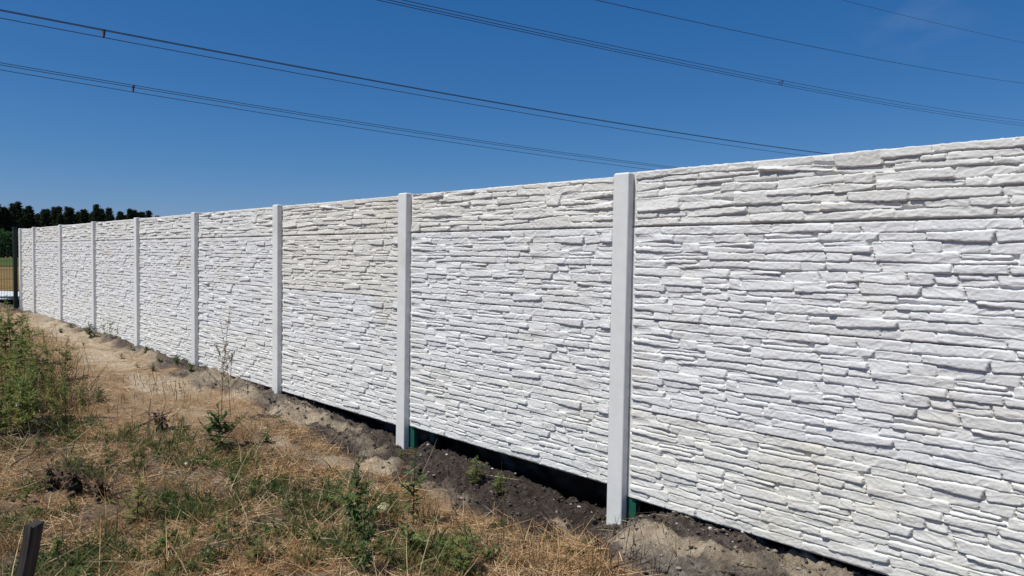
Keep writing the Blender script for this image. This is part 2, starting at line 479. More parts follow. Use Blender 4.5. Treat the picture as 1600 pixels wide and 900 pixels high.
# far stubble field and green strip beyond the fence, as sheets a little above the ground
def sheet(name, x0, x1, y0, y1, z, mat):
    V = [(x0, y0, z), (x1, y0, z), (x1, y1, z), (x0, y1, z)]
    o = link(name, mesh_quads(name, np.array(V), [(0, 1, 2, 3)]), mat)
    return tag(o, kind='structure')
sheet('stubble_field', -62, -24, -60, 60, 0.52, simple_mat('dry_stubble', (0.16, 0.105, 0.035), (0.26, 0.18, 0.07), 1.5, 0.95, 0.05, 0, 0.1))
sheet('green_field', -146, -62.3, -80, 130, 0.56, simple_mat('green_crop_field', (0.055, 0.085, 0.018), (0.10, 0.125, 0.03), 0.8, 0.95, 0.05, 0, 0.1))

# ------------------------------------------------------------------ the concrete fence
def mould(Wd, H, courses, seed, min_len, max_len, wedge, hs):
    r = np.random.default_rng(seed)
    dx, dz = 0.0042, 0.0026
    nxx = int(Wd / dx) + 1; nzz = int(H / dz) + 1
    x = np.linspace(0, Wd, nxx); z = np.linspace(0, H, nzz)
    Xg, Zg2 = np.meshgrid(x, z)
    Hh = np.zeros_like(Xg)
    wob = 0.0030 * fbm(Xg * 18, Zg2 * 22, seed, 4)
    margin = 0.040
    hts = r.uniform(0.72, 1.3, courses); hts = hts / hts.sum() * H
    b = np.concatenate([[0], np.cumsum(hts)])
    lines = []
    for i, bb in enumerate(b):
        if i in (0, courses): lines.append(np.full(nxx, bb))
        else: lines.append(bb + wedge * noise(x * 2.6, i * 7.31 + seed, seed + 3))
    stones = []
    for i in range(courses):
        xx = margin + r.uniform(-0.0, 0.01)
        first = True
        while xx < Wd - margin - 0.03:
            L = r.uniform(min_len, max_len) * (0.55 if r.random() < 0.22 else 1.0)
            x1 = min(xx + L, Wd - margin)
            if Wd - margin - x1 < 0.06: x1 = Wd - margin
            kind = r.random()
            stones.append((i, i + 1, xx, x1, r.uniform(*hs), 0.0, 1.0))
            if kind < 0.045 and i < courses - 1:            # tall stone over two courses
                s = stones.pop(); stones.append((i, i + 2, xx, x1, hs[1] - .003 + r.uniform(0, .004), 0.0, 1.0))
            elif kind < 0.2 and hts[i] > 0.04:           # split into two thin ones
                s = stones.pop(); f = r.uniform(0.4, 0.6)
                stones.append((i, i + 1, xx, x1, r.uniform(*hs), 0.0, f)); stones.append((i, i + 1, xx, x1 - r.uniform(0, .03), r.uniform(*hs), f, 1.0))
            xx = x1
    for (i0, i1, xa, xb, hh, fa, fb) in stones:
        ia = max(0, int((xa - 0.02) / dx)); ib = min(nxx, int((xb + 0.02) / dx) + 2)
        xs = x[ia:ib]
        lo0 = lines[i0][ia:ib]; hi0 = lines[min(i1, courses)][ia:ib]
        lo = lo0 + (hi0 - lo0) * fa; hi = lo0 + (hi0 - lo0) * fb
        xc = 0.5 * (xa + xb)
        sl_lo = r.normal(0, wedge * .9) / 0.25; sl_hi = r.normal(0, wedge * .9) / 0.25
        lo = lo + sl_lo * (xs - xc) + r.normal(0, .0015); hi = hi + sl_hi * (xs - xc) + r.normal(0, .0015)
        if i0 == 0 and fa == 0: lo = np.zeros_like(xs) + 0.0005
        if i1 >= courses and fb == 1: hi = np.zeros_like(xs) + H - 0.0005
        za = max(0, int((lo.min() - .008) / dz)); zb = min(nzz, int((hi.max() + .008) / dz) + 2)
        if zb - za < 2: continue
        xg = Xg[za:zb, ia:ib]; zg = Zg2[za:zb, ia:ib]
        wb = wob[za:zb, ia:ib]
        tl, tr = r.normal(0, .25), r.normal(0, .25)
        zc = 0.5 * (lo.mean() + hi.mean())
        d_b = (zg - lo[None]) + wb - (.0022 if i0 > 0 or fa > 0 else 0)
        d_t = (hi[None] - zg) - wb
        d_l = xg - (xa + tl * (zg - zc)) + wb - 0.0008
        d_r = (xb + tr * (zg - zc)) - xg + wb - 0.0008
        rr = r.uniform(.004, .010)
        def smin(a, c):
            return rr - np.hypot(np.maximum(rr - a, 0), np.maximum(rr - c, 0)) + np.minimum(np.minimum(a, c) - rr, 0) * 0 + np.where(np.minimum(a, c) > rr, np.minimum(a, c) - rr, 0)
        d1 = smin(d_b, d_l); d2 = smin(d_b, d_r); d3 = smin(d_t * 0.8, d_l); d4 = smin(d_t * 0.8, d_r)
        d = np.minimum(np.minimum(d1, d2), np.minimum(d3, d4))
        inside = (d > 0) & (d_b > 0) & (d_t > 0) & (d_l > 0) & (d_r > 0)
        bev = r.uniform(.0045, .0075)
        e = np.clip(d / bev, 0, 1)
        prof = 0.58 + 0.42 * np.sqrt(np.clip(1 - (1 - e) ** 2, 0, 1))
        ang = r.choice([-1, 1]) * r.uniform(.35, 1.0) if r.random() < .45 else r.uniform(-.25, .25)
        ca, sa = math.cos(ang), math.sin(ang)
        ox, oz = r.uniform(0, 50, 2)
        p = (xg * ca + zg * sa + ox); qd = (-xg * sa + zg * ca + oz)
        rid = 1 - np.abs(fbm(p * 8 + .5 * noise(xg * 9, zg * 30, seed + 6), qd * r.uniform(12, 22), seed + 5, 4)) * 1.5
        tex = 0.0034 * r.uniform(.3, 1.0) * (rid - .5) + 0.0012 * fbm(xg * 60 + ox, zg * 60, seed + 9, 2)
        tilt = r.normal(0, .04) * (xg - xc) - r.normal(.06, .07) * (zg - zc)
        hgt = hh * prof + (tex + tilt) * np.clip(d / .008, 0, 1)
        Hh[za:zb, ia:ib] = np.maximum(Hh[za:zb, ia:ib], np.where(inside, np.maximum(hgt, .001), 0))
    # mesh: front sheet, sides, back
    T = 0.042
    front = np.stack([Xg - Wd / 2, -Hh, Zg2], -1).reshape(-1, 3)
    ii = np.arange(nxx * nzz).reshape(nzz, nxx)
    fq = np.stack([ii[:-1, :-1], ii[:-1, 1:], ii[1:, 1:], ii[1:, :-1]], -1).reshape(-1, 4)
    ring = np.concatenate([ii[0, :], ii[1:, -1], ii[-1, -2::-1], ii[-2:0:-1, 0]])
    rv = front[ring]; bv = rv.copy(); bv[:, 1] = T
    n0 = len(front); k = len(ring)
    verts = np.concatenate([front, rv, bv])
    j = np.arange(k); j2 = (j + 1) % k
    sq = np.stack([n0 + j, n0 + k + j, n0 + k + j2, n0 + j2], -1)
    loops = np.concatenate([fq.ravel(), sq.ravel(), n0 + k + np.arange(k)[::1]])
    tv, tq = box_arrays([(-Wd / 2 + .006, Wd / 2 - .006, .014, .031, -.0115, .004)])     # tongue that closes the seam below
    nb = len(verts)
    verts = np.concatenate([verts, np.array(tv)])
    sq = np.concatenate([sq, np.array(tq) + nb])
    loops = np.concatenate([fq.ravel(), sq.ravel(), n0 + k + np.arange(k)])
    nf = len(fq) + len(sq)
    starts = np.concatenate([np.arange(nf) * 4, [nf * 4]]); totals = np.concatenate([np.full(nf, 4), [k]])
    sm = np.concatenate([np.ones(len(fq), bool), np.zeros(len(sq) + 1, bool)])
    me = mesh_np('wall_panel', verts, loops, starts, totals, sm)
    me.materials.append(M_PANEL)
    return me

PW = SP - 0.066
GAP = 0.004
HS = (0.009, 0.0205)
mouldA = mould(PW, PH - GAP, 12, 131, 0.10, 0.34, 0.0070, HS)
mouldA2 = mould(PW, PH - GAP, 12, 232, 0.10, 0.34, 0.0070, HS)
mouldB = mould(PW, PT - GAP, 8, 313, 0.12, 0.40, 0.0095, (0.009, 0.022))
mouldB2 = mould(PW, PT - GAP, 8, 414, 0.12, 0.40, 0.0095, (0.009, 0.022))
SHORT = 1.24
mouldA_s = mould(SHORT - 0.066, PH - GAP, 11, 505, 0.12, 0.36, 0.006, HS)
mouldB_s = mould(SHORT - 0.066, PT - GAP, 6, 606, 0.14, 0.42, 0.012, HS)

fence = thing('concrete_fence', 'long white stacked-stone concrete panel fence with smooth square posts, standing above a soil bank', 'fence', (PX0, D, 0))

# post: H-shaped section extruded, chamfered cap
def post_mesh():
    fw, ff, wb = 0.0525, 0.0488, 0.0295
    prof = [(-ff, -0.050), (ff, -0.050), (fw, -0.0463), (fw, -0.003), (wb, -0.003), (wb, 0.045), (fw, 0.045), (fw, 0.080), (ff, 0.088),
            (-ff, 0.088), (-fw, 0.080), (-fw, 0.045), (-wb, 0.045), (-wb, -0.003), (-fw, -0.003), (-fw, -0.0463)]
    n = len(prof)
    zt = Z_S1 + PT + 0.004
    lev = [(-0.35, 1.0, 0), (zt + 0.002, 1.0, 0), (zt + 0.010, 0.88, 0.004)]
    V = []
    for z, s, o in lev:
        for (px, py) in prof:
            V.append((px * s, (py - 0.019) * s + 0.019, z))
    loops = []; starts = []; totals = []
    for l in range(len(lev) - 1):
        for i in range(n):
            i2 = (i + 1) % n
            starts.append(len(loops)); totals.append(4)
            loops += [l * n + i, l * n + i2, (l + 1) * n + i2, (l + 1) * n + i]
    starts.append(len(loops)); totals.append(n); loops += [(len(lev) - 1) * n + i for i in range(n)]
    me = mesh_np('fence_post', V, loops, starts, totals)
    me.materials.append(M_POST)
    return me
post_me = post_mesh()
post_x = [PX0 - SP * k for k in range(-2, 8)] + [PX0 - SP * 7 - SHORT]
for i, x in enumerate(post_x):
    o = link('fence_post', post_me, None, fence)
    o.location = (x - PX0, rng.normal(0, .002), 0)
    o.rotation_euler = (rng.normal(0, .0015), rng.normal(0, .0015), 0)
    v = rng.uniform(.96, 1.02)
    o.color = (v, v, v, 1)
def panel(me, xc, z, tint, label=None, sz=1.0):
    o = link('wall_panel', me, None, fence)
    o.location = (xc - PX0, rng.normal(0, .0015), z)
    o.color = (tint[0], tint[1], tint[2], 1)
    o.scale = (1, 1, sz)
    if label: o['label'] = label
    return o
WARM = (0.965, 0.935, 0.885); COOL = (0.985, 0.985, 1.0); NEUT = (0.985, 0.98, 0.965)
for k in range(-2, 7):
    xc = PX0 - SP * (k + 0.5)
    for row in range(4):
        tint = np.array(COOL if (row * 7 + k * 3) % 3 else NEUT) * rng.uniform(.97, 1.0)
        lab = None
        if k == 1 and row in (2, 3): tint = np.array(WARM) * 0.98; lab = 'warm beige tinted stone panel'
        if k == 0 and row == 3: tint = np.array((0.97, .955, .92))
        if k == -1 and row == 0: tint = np.array((0.97, .96, .925)); lab = 'slightly yellowed stone panel'
        if k == -1 and row == 3: tint = np.array((0.94, .93, .91))
        if row < 3:
            zo, f3 = (.022, (3 * PH - .022) / (3 * PH)) if k == 0 else ((-.018, (3 * PH + .018) / (3 * PH)) if k < 0 else (0, 1))
            panel(mouldA if not (k in (2, 5) and row == 1) else mouldA2, xc, Z_BOT + zo + row * PH * f3, tint, lab, f3)
        else:
            panel(mouldB if k % 2 else mouldB2, xc, Z_S1 + .005, tint, lab, 1.06 if k < 0 else 1.0)
xc = PX0 - SP * 7 - SHORT / 2
for row in range(3): panel(mouldA_s, xc, Z_BOT + row * PH, NEUT)
panel(mouldB_s, xc, Z_S1, NEUT)

# green steel posts of the older fence behind, seen in the gap under the panels
def steel_post(x, y, ztop, label):
    t = thing('steel_support', label, 'steel post', (x, y, 0), 0, 'green steel supports under the panels')
    V, Q = box_arrays([(-.026, .026, -.020, .020, -0.35, ztop - .010)])
    link('shaft', mesh_quads('shaft', V, Q), M_GREEN, t)
    V, Q = box_arrays([(-.028, .034, -.022, .022, ztop - .0098, ztop - .004)])
    link('top_plate', mesh_quads('top_plate', V, Q), M_GREEN, t)
    return t
steel_post(PX0 + .084, D + .026, Z_BOT - .018, 'green steel support under the panel beside the nearest concrete post')
steel_post(PX0 - SP + .084, D + .026, Z_BOT + .022, 'bright green steel support under the panel beside the second nearest concrete post')
steel_post(PX0 - SP + .215, D + .115, Z_BOT + .1, 'dark green steel support deep in shadow right of the second nearest concrete post')
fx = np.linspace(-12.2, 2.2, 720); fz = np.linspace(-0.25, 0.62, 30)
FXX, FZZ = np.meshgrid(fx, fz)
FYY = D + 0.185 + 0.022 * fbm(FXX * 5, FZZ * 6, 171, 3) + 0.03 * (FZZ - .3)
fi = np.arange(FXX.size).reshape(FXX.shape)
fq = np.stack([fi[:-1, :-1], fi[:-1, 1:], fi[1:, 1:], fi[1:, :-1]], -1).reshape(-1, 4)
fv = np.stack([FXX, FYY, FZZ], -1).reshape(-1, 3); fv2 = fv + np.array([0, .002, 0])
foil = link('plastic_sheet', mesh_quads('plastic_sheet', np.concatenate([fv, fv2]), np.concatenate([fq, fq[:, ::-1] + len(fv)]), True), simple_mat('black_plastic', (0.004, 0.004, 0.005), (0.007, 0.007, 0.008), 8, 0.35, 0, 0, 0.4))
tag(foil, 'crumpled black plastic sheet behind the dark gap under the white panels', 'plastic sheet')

# ------------------------------------------------------------------ wire mesh fence closing the far end
EX = PX0 - SP * 7 - SHORT
mf = thing('mesh_fence', 'dark green wire mesh fence with steel posts beyond the far end of the white wall', 'fence', (EX - 0.16, 3.235, 0))
for k in range(3):
    V, Q = box_arrays([(-.035, .035, -.035, .035, 0.0, 2.12)])
    o = link('post', mesh_quads('post', V, Q), M_DKGREEN, mf); o.location = (0, -0.02 - 2.5 * k, 0)
wires = []
for i in range(49):
    y = -0.05 - i * 0.05
    wires.append((-.0025, .0025, y - .0025, y + .0025, 0.42, 2.0))
for j in range(9):
    z = 0.45 + j * 0.19
    for off in (-.008, .008):
        wires.append((off - .003, off + .003, -2.46, -0.04, z - .003, z + .003))
V, Q = box_arrays(wires)
wp = mesh_quads('mesh_panel', V, Q); wp.materials.append(M_DKGREEN)
for k in range(2):
    o = link('mesh_panel', wp, None, mf); o.location = (0, -0.02 - 2.5 * k, 0)

# white heap beyond the mesh fence
def lump(name, size, seed, mat, sub=3, rough=.35, flat=.6):
    import bmesh
    bm = bmesh.new(); bmesh.ops.create_icosphere(bm, subdivisions=sub, radius=1.0)
    me = bpy.data.meshes.new(name); bm.to_mesh(me); bm.free()
    v = np.zeros(len(me.vertices) * 3, np.float32); me.vertices.foreach_get('co', v); v = v.reshape(-1, 3)
    n = fbm(v[:, 0] * 1.3 + seed, v[:, 1] * 1.3 + v[:, 2] * 1.7, seed, 4)
    v = v * (1 + rough * n)[:, None]
    v[:, 2] = np.where(v[:, 2] < -.35, -.35 + (v[:, 2] + .35) * .2, v[:, 2])
    v = v * np.array([size[0], size[1], size[2]]) * .5
    me.vertices.foreach_set('co', v.ravel().astype(np.float32)); me.polygons.foreach_set('use_smooth', np.ones(len(me.polygons), bool)); me.update()
    if mat: me.materials.append(mat)
    return me
px, py = -22.5, 3.35
o = link('gravel_heap', lump('gravel_heap', (3.4, 2.8, .22), 3, M_GRAVEL, 4, .15)); o.location = (px - .8, py, .42)
tag(o, 'low white heap of gravel lying on the ground behind the wire mesh fence', 'gravel heap')

# ------------------------------------------------------------------ power lines
dw = np.array([0.07761478, 0.99698342, 0.0]); nw = np.array([-0.99698342, 0.07761478, 0.0])
def wire_path(L, c, s0, s1, n=90):
    s = np.linspace(s0, s1, n)
    p = L * nw[None] + s[:, None] * dw[None]
    p[:, 2] = np.polyval(c, s)
    return p
def bundle(label, cables, s0, s1, spacers):
    t = thing('power_line', label, 'power line', tuple(wire_path(cables[1][0], cables[1][1], s0, s0 + 1, 2)[0]), 0, 'overhead power lines')
    off = np.array(t.location)
    for L, c in cables:
        link('conductor', tube_mesh('conductor', [(wire_path(L, c, s0, s1) - off, 0.0175 if s1 > 160 else 0.0135)], 5), M_WIRE, t)
    for s in spacers:
        P = [wire_path(L, c, s, s + 1, 2)[0] - off for L, c in cables]
        C = sum(P) / 3
        link('spacer', tube_mesh('spacer', [(np.array([P[0], P[1]]), .025), (np.array([P[1], P[2]]), .025), (np.array([P[2], P[0]]), .025)], 6), M_WIRE, t)
bundle('lower of two cable bundles crossing the left sky, three parallel wires with a spacer',
       [(34.0, (.000469, -.025766, 8.855337)), (34.4, (.000482, -.027425, 8.863248)), (34.2, (.000476, -.029258, 8.635923))], -60, 150, [-34, 7.53, 92])
bundle('upper of two cable bundles in the left sky, two wires nearly merged above a third',
       [(26.0, (.000496, -.006753, 8.637496)), (26.4, (.000487, -.006718, 8.714655)), (26.2, (.000483, -.008507, 8.451854))], -60, 150, [-38, 4.93, 90])
bundle('three-wire cable bundle with spacer running from the top centre sky to the right edge',
       [(28.0, (.000278, .038919, 12.182589)), (28.4, (.000268, .037135, 12.225749)), (28.2, (.00026, .03636, 12.059851))], -60, 190, [-30, 48.8, 130])
for L, c, s1, lab in ((27.0, (.000283, .06834, 13.166736), 190, 'single thin overhead wire just above the right-hand cable bundle'),
                      (36.0, (.000138, .09834, 20.46407), 230, 'single thin overhead wire crossing the top right corner of the sky')):
    o = link('overhead_wire', tube_mesh('overhead_wire', [(wire_path(L, c, -50, s1, 110), .019)], 5), M_WIRE)
    tag(o, lab, 'power line', 'overhead power lines')

# ------------------------------------------------------------------ pine wood and bushes far away
def pine(seed):
    r = np.random.default_rng(seed)
    h = r.uniform(15, 16.6)
    t = thing('pine_tree', 'dark pine tree in the distant wood beyond the far end of the white wall', 'tree', (0, 0, 0), 0, 'pines of the distant wood')
    k = np.linspace(0, 1, 7)
    pts = np.stack([.25 * np.sin(k * 3 + seed) * k, .25 * np.cos(k * 2.3 + seed) * k, k * h * .97], 1)
    link('trunk', tube_mesh('trunk', [(pts, .2 * (1 - k * .85))], 6), M_BARK, t)
    B = Blades()
    for i in range(190):
        f = r.uniform(.22, 1.0) ** .9
        rad = (2.7 * (1 - f) ** .85 * r.uniform(.25, 1.15) + .08)
        az = r.uniform(0, 2 * math.pi)
        c = np.array([rad * math.cos(az), rad * math.sin(az), f * h + r.normal(0, .15)])
        m = 14
        pos = c + r.normal(0, 1, (m, 3)) * np.array([.34, .34, .16])
        dr = unit_rand(m, -15, 55, r); sdv = unit_rand(m, -60, 60, r)
        g = r.uniform(.75, 1.2)
        B.add(pos, dr, sdv, r.uniform(.35, .75, m), r.uniform(.16, .34, m), np.array([0, 0, .1]), np.array([.026, .041, .020]) * g, .6)
    B.add(np.array([[0, 0, h * .93]] * 3), unit_rand(3, 60, 90, r), (1, 0, 0), 1.6, .45, (0, 0, 0), (.02, .033, .016), 1)
    B.build('crown', M_LEAF, t)
    return t
protos = [pine(s) for s in (1, 2, 3, 4, 5)]
used = set()
def at_px(u, dist):
    d = F + R * (u - 800) / FPX; d = d.copy(); d[2] = 0; d /= np.linalg.norm(d)
    return d[0] * dist, d[1] * dist
tr = np.random.default_rng(99)
cnt = 0
for rowi, dist in enumerate((286, 296, 306)):
    for u in np.arange(-130, 400, 8.5):
        uu = u + tr.uniform(-6, 6) + rowi * 5
        prof = np.interp(uu, [-200, 0, 45, 75, 110, 130, 180, 215, 235, 260, 420], [17, 17.3, 17.9, 17.0, 17.2, 17.6, 17.8, 17.2, 17.2, 15.6, 15.8])
        sc = prof / 15.8 * .90 * tr.uniform(.84, 1.04)
        x, y = at_px(uu, dist + tr.uniform(-3, 3))
        pr = protos[cnt % 5]
        if cnt < 5:
            pr.location = (x, y, .4); pr.scale = (sc,) * 3
        else:
            dup(pr, (x, y, .4), tr.uniform(0, 6.28), sc)
        cnt += 1

def bush():
    r = np.random.default_rng(5)
    t = thing('bush', 'round green bush in the far row at the field edge before the pines', 'bush', (0, 0, 0), 0, 'bushes along the field edge')
    paths = []
    for i in range(6):
        a = r.uniform(0, 6.28); k = np.linspace(0, 1, 4)
        paths.append((np.stack([k * math.cos(a) * .9, k * math.sin(a) * .9, k * 2.4], 1), .06 * (1 - .7 * k)))
    link('stem', tube_mesh('stem', paths, 5), M_BARK, t)
    B = Blades(); m = 1500
    az = r.uniform(0, 6.28, m); f = r.uniform(.05, 1, m); rad = 2.2 * np.sqrt(np.clip(1 - (f - .35) ** 2 * 2.0, .05, 1)) * r.uniform(.4, 1.05, m)
    pos = np.stack([rad * np.cos(az), rad * np.sin(az), f * 4.1 + .2 * np.sin(az * 3)], 1)
    B.add(pos, unit_rand(m, -30, 60, r), unit_rand(m, -60, 60, r), r.uniform(.25, .5, m), r.uniform(.15, .3, m), (0, 0, -.2), np.array([.05, .11, .028]) * r.uniform(.7, 1.3, (m, 1)), 1)
    B.build('foliage', M_LEAF, t)
    return t
bp = bush()
for i, u in enumerate(np.arange(-140, 150, 22)):
    x, y = at_px(u + tr.uniform(-5, 5), 150 + tr.uniform(-2, 2))
    if i == 0: bp.location = (x, y, .45)
    else: dup(bp, (x, y, .45), tr.uniform(0, 6.28), tr.uniform(.85, 1.12))

# ------------------------------------------------------------------ weeds
UP = np.array([0, 0, 1.0])
def weed(name, label, cat, h, nodes, leaf, col, seed, branches=0, compound=True, wratio=.40, spread=.5, stemcol=(.10, .12, .05), droop=.3, bare=.08, stem_r=.0035, group=None, taper=.75, leafmat=None, per=2):
    r = np.random.default_rng(seed)
    t = thing(name, label, cat, (0, 0, 0), 0, group)
    B = Blades(); stems = []
    def axis_(base, d, L, nn, lf, rad):
        k = np.linspace(0, 1, 8)
        side = np.cross(d, UP) if abs(d[2]) < .98 else np.array([r.normal(), r.normal(), 0])
        side = side / (np.linalg.norm(side) + 1e-9)
        pts = base + d * (k * L)[:, None] + (UP * .18 * (1 - d[2]) + side * r.normal(0, .05)) * ((k ** 2) * L)[:, None]
        stems.append((pts, rad * (1 - .75 * k) + .0006))
        for j in range(nn):
            f = bare + (1 - bare) * (j + r.uniform(0, .7)) / nn
            p0 = np.array([np.interp(f, k, pts[:, a]) for a in range(3)])
            for s in range(per):
                az = j * 2.4 + s * 2 * math.pi / per + r.uniform(-.4, .4)
                el = r.uniform(-.1, .7) + .5 * f
                dr = np.array([math.cos(az) * math.cos(el), math.sin(az) * math.cos(el), math.sin(el)])
                l = lf * (1 - taper * f) * r.uniform(.7, 1.2)
                sd_ = np.cross(dr, UP); sd_ /= np.linalg.norm(sd_) + 1e-9
                c = np.array(col) * r.uniform(.75, 1.3) * np.array([r.uniform(.85, 1.3), 1, r.uniform(.8, 1.2)])
                if compound:
                    B.add(p0, dr, sd_, l, l * .07, -UP * droop, c, 0)
                    for q_ in (.3, .5, .7, .88):
                        pp = p0 + dr * l * q_ - UP * droop * l * q_ ** 2
                        for sg in (-1, 1):
                            dd = dr * .75 + sd_ * sg * .8 + r.normal(0, .15, 3)
                            B.add(pp, dd, np.cross(dd, UP) + r.normal(0, .3, 3), l * .52 * (1.15 - q_ * .55), l * .52 * wratio * .8, -UP * .2, c * r.uniform(.85, 1.15), 1)
                    B.add(p0 + dr * l * .9 - UP * droop * l * .81, dr, sd_, l * .35, l * .35 * wratio, -UP * .2, c, 1)
                else:
                    B.add(p0, dr, sd_ + r.normal(0, .25, 3), l, l * wratio, -UP * droop * r.uniform(.3, 1.5), c, 1)
    axis_(np.zeros(3), np.array([r.normal(0, .05), r.normal(0, .05), 1.0]), h, nodes, leaf, stem_r)
    for b in range(branches):
        f = r.uniform(.05, .6); az = b * 2.4 + r.uniform(-.5, .5); el = r.uniform(.5, 1.0)
        d = np.array([math.cos(az) * math.cos(el), math.sin(az) * math.cos(el), math.sin(el)])
        axis_(np.array([0, 0, f * h]), d, h * spread * (1.1 - f) * r.uniform(.8, 1.2), max(4, int(nodes * .6)), leaf * .85, stem_r * .6)
    me = tube_mesh('stem', stems, 4); set_color(me, np.array(stemcol))
    link('stem', me, leafmat or M_LEAF, t)
    B.build('foliage', leafmat or M_LEAF, t)
    return t
def put(o, u, v, rz=None, sc=1.0, dz=-.01):
    x, y = gp(u, v)
    o.location = (x, y, float(height(x, y)) + dz); o.scale = (sc,) * 3
    o.rotation_euler = (0, 0, rng.uniform(0, 6.28) if rz is None else rz)
    return o
def put_dup(root, u, v, sc, label, group=None, tilt=0.0):
    x, y = gp(u, v)
    return dup(root, (x, y, float(height(x, y)) - .01), rng.uniform(0, 6.28), sc, label, group, (rng.normal(0, tilt), rng.normal(0, tilt)))

DG = (.105, .155, .052); MG = (.165, .215, .065); YG = (.21, .235, .060); OL = (.11, .13, .045)
wA = put(weed('leafy_weed', 'dark green leafy weed just left of the pale yellow stone', 'weed', .43, 22, .095, DG, 1, 5, compound=False, wratio=.30, spread=.5, taper=.45, droop=.6), 557, 832)
wB = put(weed('slender_weed', 'slender upright weed with a leafy tuft on top, right of the pale yellow stone', 'weed', .44, 14, .09, DG, 2, 2, compound=False, wratio=.30, droop=.6, stem_r=.003, taper=.25, spread=.3), 646, 822)
wC = put(weed('bushy_weed', 'low bushy dark green weed in front of the slender upright weed', 'weed', .18, 9, .085, MG, 3, 6, compound=False, wratio=.36, spread=.9), 643, 868)
wD = put(weed('feathery_weed', 'light green feathery weed at the bottom edge below the dark soil bank', 'weed', .24, 9, .10, MG, 4, 5, spread=.7, wratio=.34), 722, 896)
wE = put(weed('bright_weed', 'bright yellow-green weed with a reddish tip on the left of the weedy ground', 'weed', .26, 13, .11, YG, 5, 3, compound=False, wratio=.26), 214, 815)
wF = put(weed('bushy_weed', 'dense dark green weed at the foot of the tall dry stalks', 'weed', .26, 12, .11, DG, 6, 9, compound=False, wratio=.33, spread=.7), 342, 700, None, 1.3)
wT = weed('tall_weed', 'tall leafy green weed in the thicket along the left edge', 'weed', .85, 30, .11, (.21, .26, .075), 7, 4, compound=False, wratio=.20, spread=.45, taper=.5, droop=.5, stem_r=.0045, group='weeds of the left thicket')
wT2 = weed('tall_weed', 'tall leafy green weed in the thicket along the left edge', 'weed', .70, 18, .12, (.17, .225, .065), 8, 3, compound=True, spread=.5, taper=.5, stem_r=.0045, group='weeds of the left thicket')
wT3 = weed('tall_weed', 'tall leafy green weed in the thicket along the left edge', 'weed', .60, 24, .10, (.32, .32, .095), 9, 4, compound=False, wratio=.16, spread=.5, taper=.45, droop=.6, stem_r=.004, group='weeds of the left thicket')
put_dup(wA, 567, 898, .8, 'dark green leafy weed at the bottom edge, left of the feathery weed')
put_dup(wD, 744, 758, .75, 'small light green feathery weed on the upper slope of the dark soil bank')
put_dup(wD, 782, 772, .6, 'small light green weed low on the dark soil bank, right of the feathery one')
put_dup(wC, 626, 722, .45, 'tiny green weed at the foot of the second nearest concrete post')
put_dup(wF, 128, 632, .62, 'leafy weed on a bare pale stem beside the sandy strip, left of a pair')
put_dup(wF, 156, 628, .6, 'leafy weed on a bare pale stem beside the sandy strip, right of a pair')
put_dup(wF, 141, 527, .95, 'dark green weed tuft at the foot of a concrete post, beside the sandy strip')
put_dup(wT, 163, 527, .36, 'small upright weed against the white wall right of the dark weed tuft')
put_dup(wT, 172, 529, .42, 'upright weed against the white wall, the right one of three beside a post')
BW = 'tiny green weed sprouting on the bank along the far part of the white wall'
for i, (u, v) in enumerate([(205, 548), (228, 552), (250, 566), (275, 572), (190, 560), (240, 580), (110, 512), (300, 585), (130, 540), (95, 520), (215, 575)]):
    put_dup(wF if i % 2 else wC, u, v, rng.uniform(.35, .6), BW, 'tiny weeds on the far bank', .1)
put_dup(wC, 515, 800, .8, 'low green weed left of the dark leafy weed in the middle of the weedy ground')
put_dup(wF, 416, 692, .45, 'small green weed on straw right of the dense weed under the dry stalks')
put_dup(wC, 285, 668, .6, 'green weed beside the heap of bent dry stems')
put_dup(wC, 365, 760, .7, 'green rosette weed in the middle of the straw below the dry stalks')
put_dup(wC, 590, 860, .5, 'small green weed between the two dark leafy weeds')

dry = put(weed('dry_stalk', 'tall dry stalk with tiny brown leaves before the white wall, the thicker of two', 'dry plant', .95, 26, .038, (.22, .185, .10), 12, 7, compound=False, wratio=.3, spread=.28, stemcol=(.13, .10, .06), bare=.15, stem_r=.0026, taper=.2, leafmat=M_STRAW), 346, 655, 1.0)
put_dup(dry, 360, 650, .9, 'tall thin dry stalk in front of the white wall, right and thinner of two')
deadp = weed('dead_weed', 'dead weed with curled dark brown leaves lying left of the bright yellow-green weed', 'dead plant', .20, 9, .10, (.085, .055, .036), 13, 7, compound=False, wratio=.42, spread=1.1, stemcol=(.05, .035, .025), droop=1.0, leafmat=M_STRAW)
put(deadp, 120, 775)
put_dup(deadp, 85, 765, .9, 'dead brown weed at the left of the dark patch of curled leaves')
put_dup(deadp, 160, 780, .8, 'dead brown weed at the right of the dark patch of curled leaves')
put_dup(deadp, 250, 672, .9, 'brown withered weed by the heap of bent dry stems')

SCW = 'small upright leafy weed growing out of the straw in the open foreground'
for i, (u, v, kind, sc) in enumerate([(452, 806, 0, .45), (490, 850, 2, .9), (520, 880, 3, .9), (690, 868, 2, .8), (392, 775, 2, .9), (245, 800, 2, .9), (330, 650, 3, .6), (470, 770, 3, .7), (60, 700, 0, .5), (110, 690, 2, .9),
                                      (180, 665, 3, .8), (90, 870, 2, 1.0), (150, 892, 3, .9), (250, 870, 2, 1.0), (330, 880, 0, .45), (400, 880, 3, .9), (300, 840, 2, .7), (610, 880, 3, .8), (760, 880, 2, .7), (535, 840, 2, .8),
                                      (620, 840, 3, .9), (40, 790, 2, .9), (30, 850, 3, .8), (420, 840, 2, .7), (210, 740, 3, .7), (680, 820, 3, .5), (140, 660, 2, .8), (350, 830, 3, .7)]):
    put_dup([wA, wB, wC, wD][kind], u, v, sc * .68, SCW, 'small weeds scattered in the straw', .1) if kind != 3 or i % 2 else None

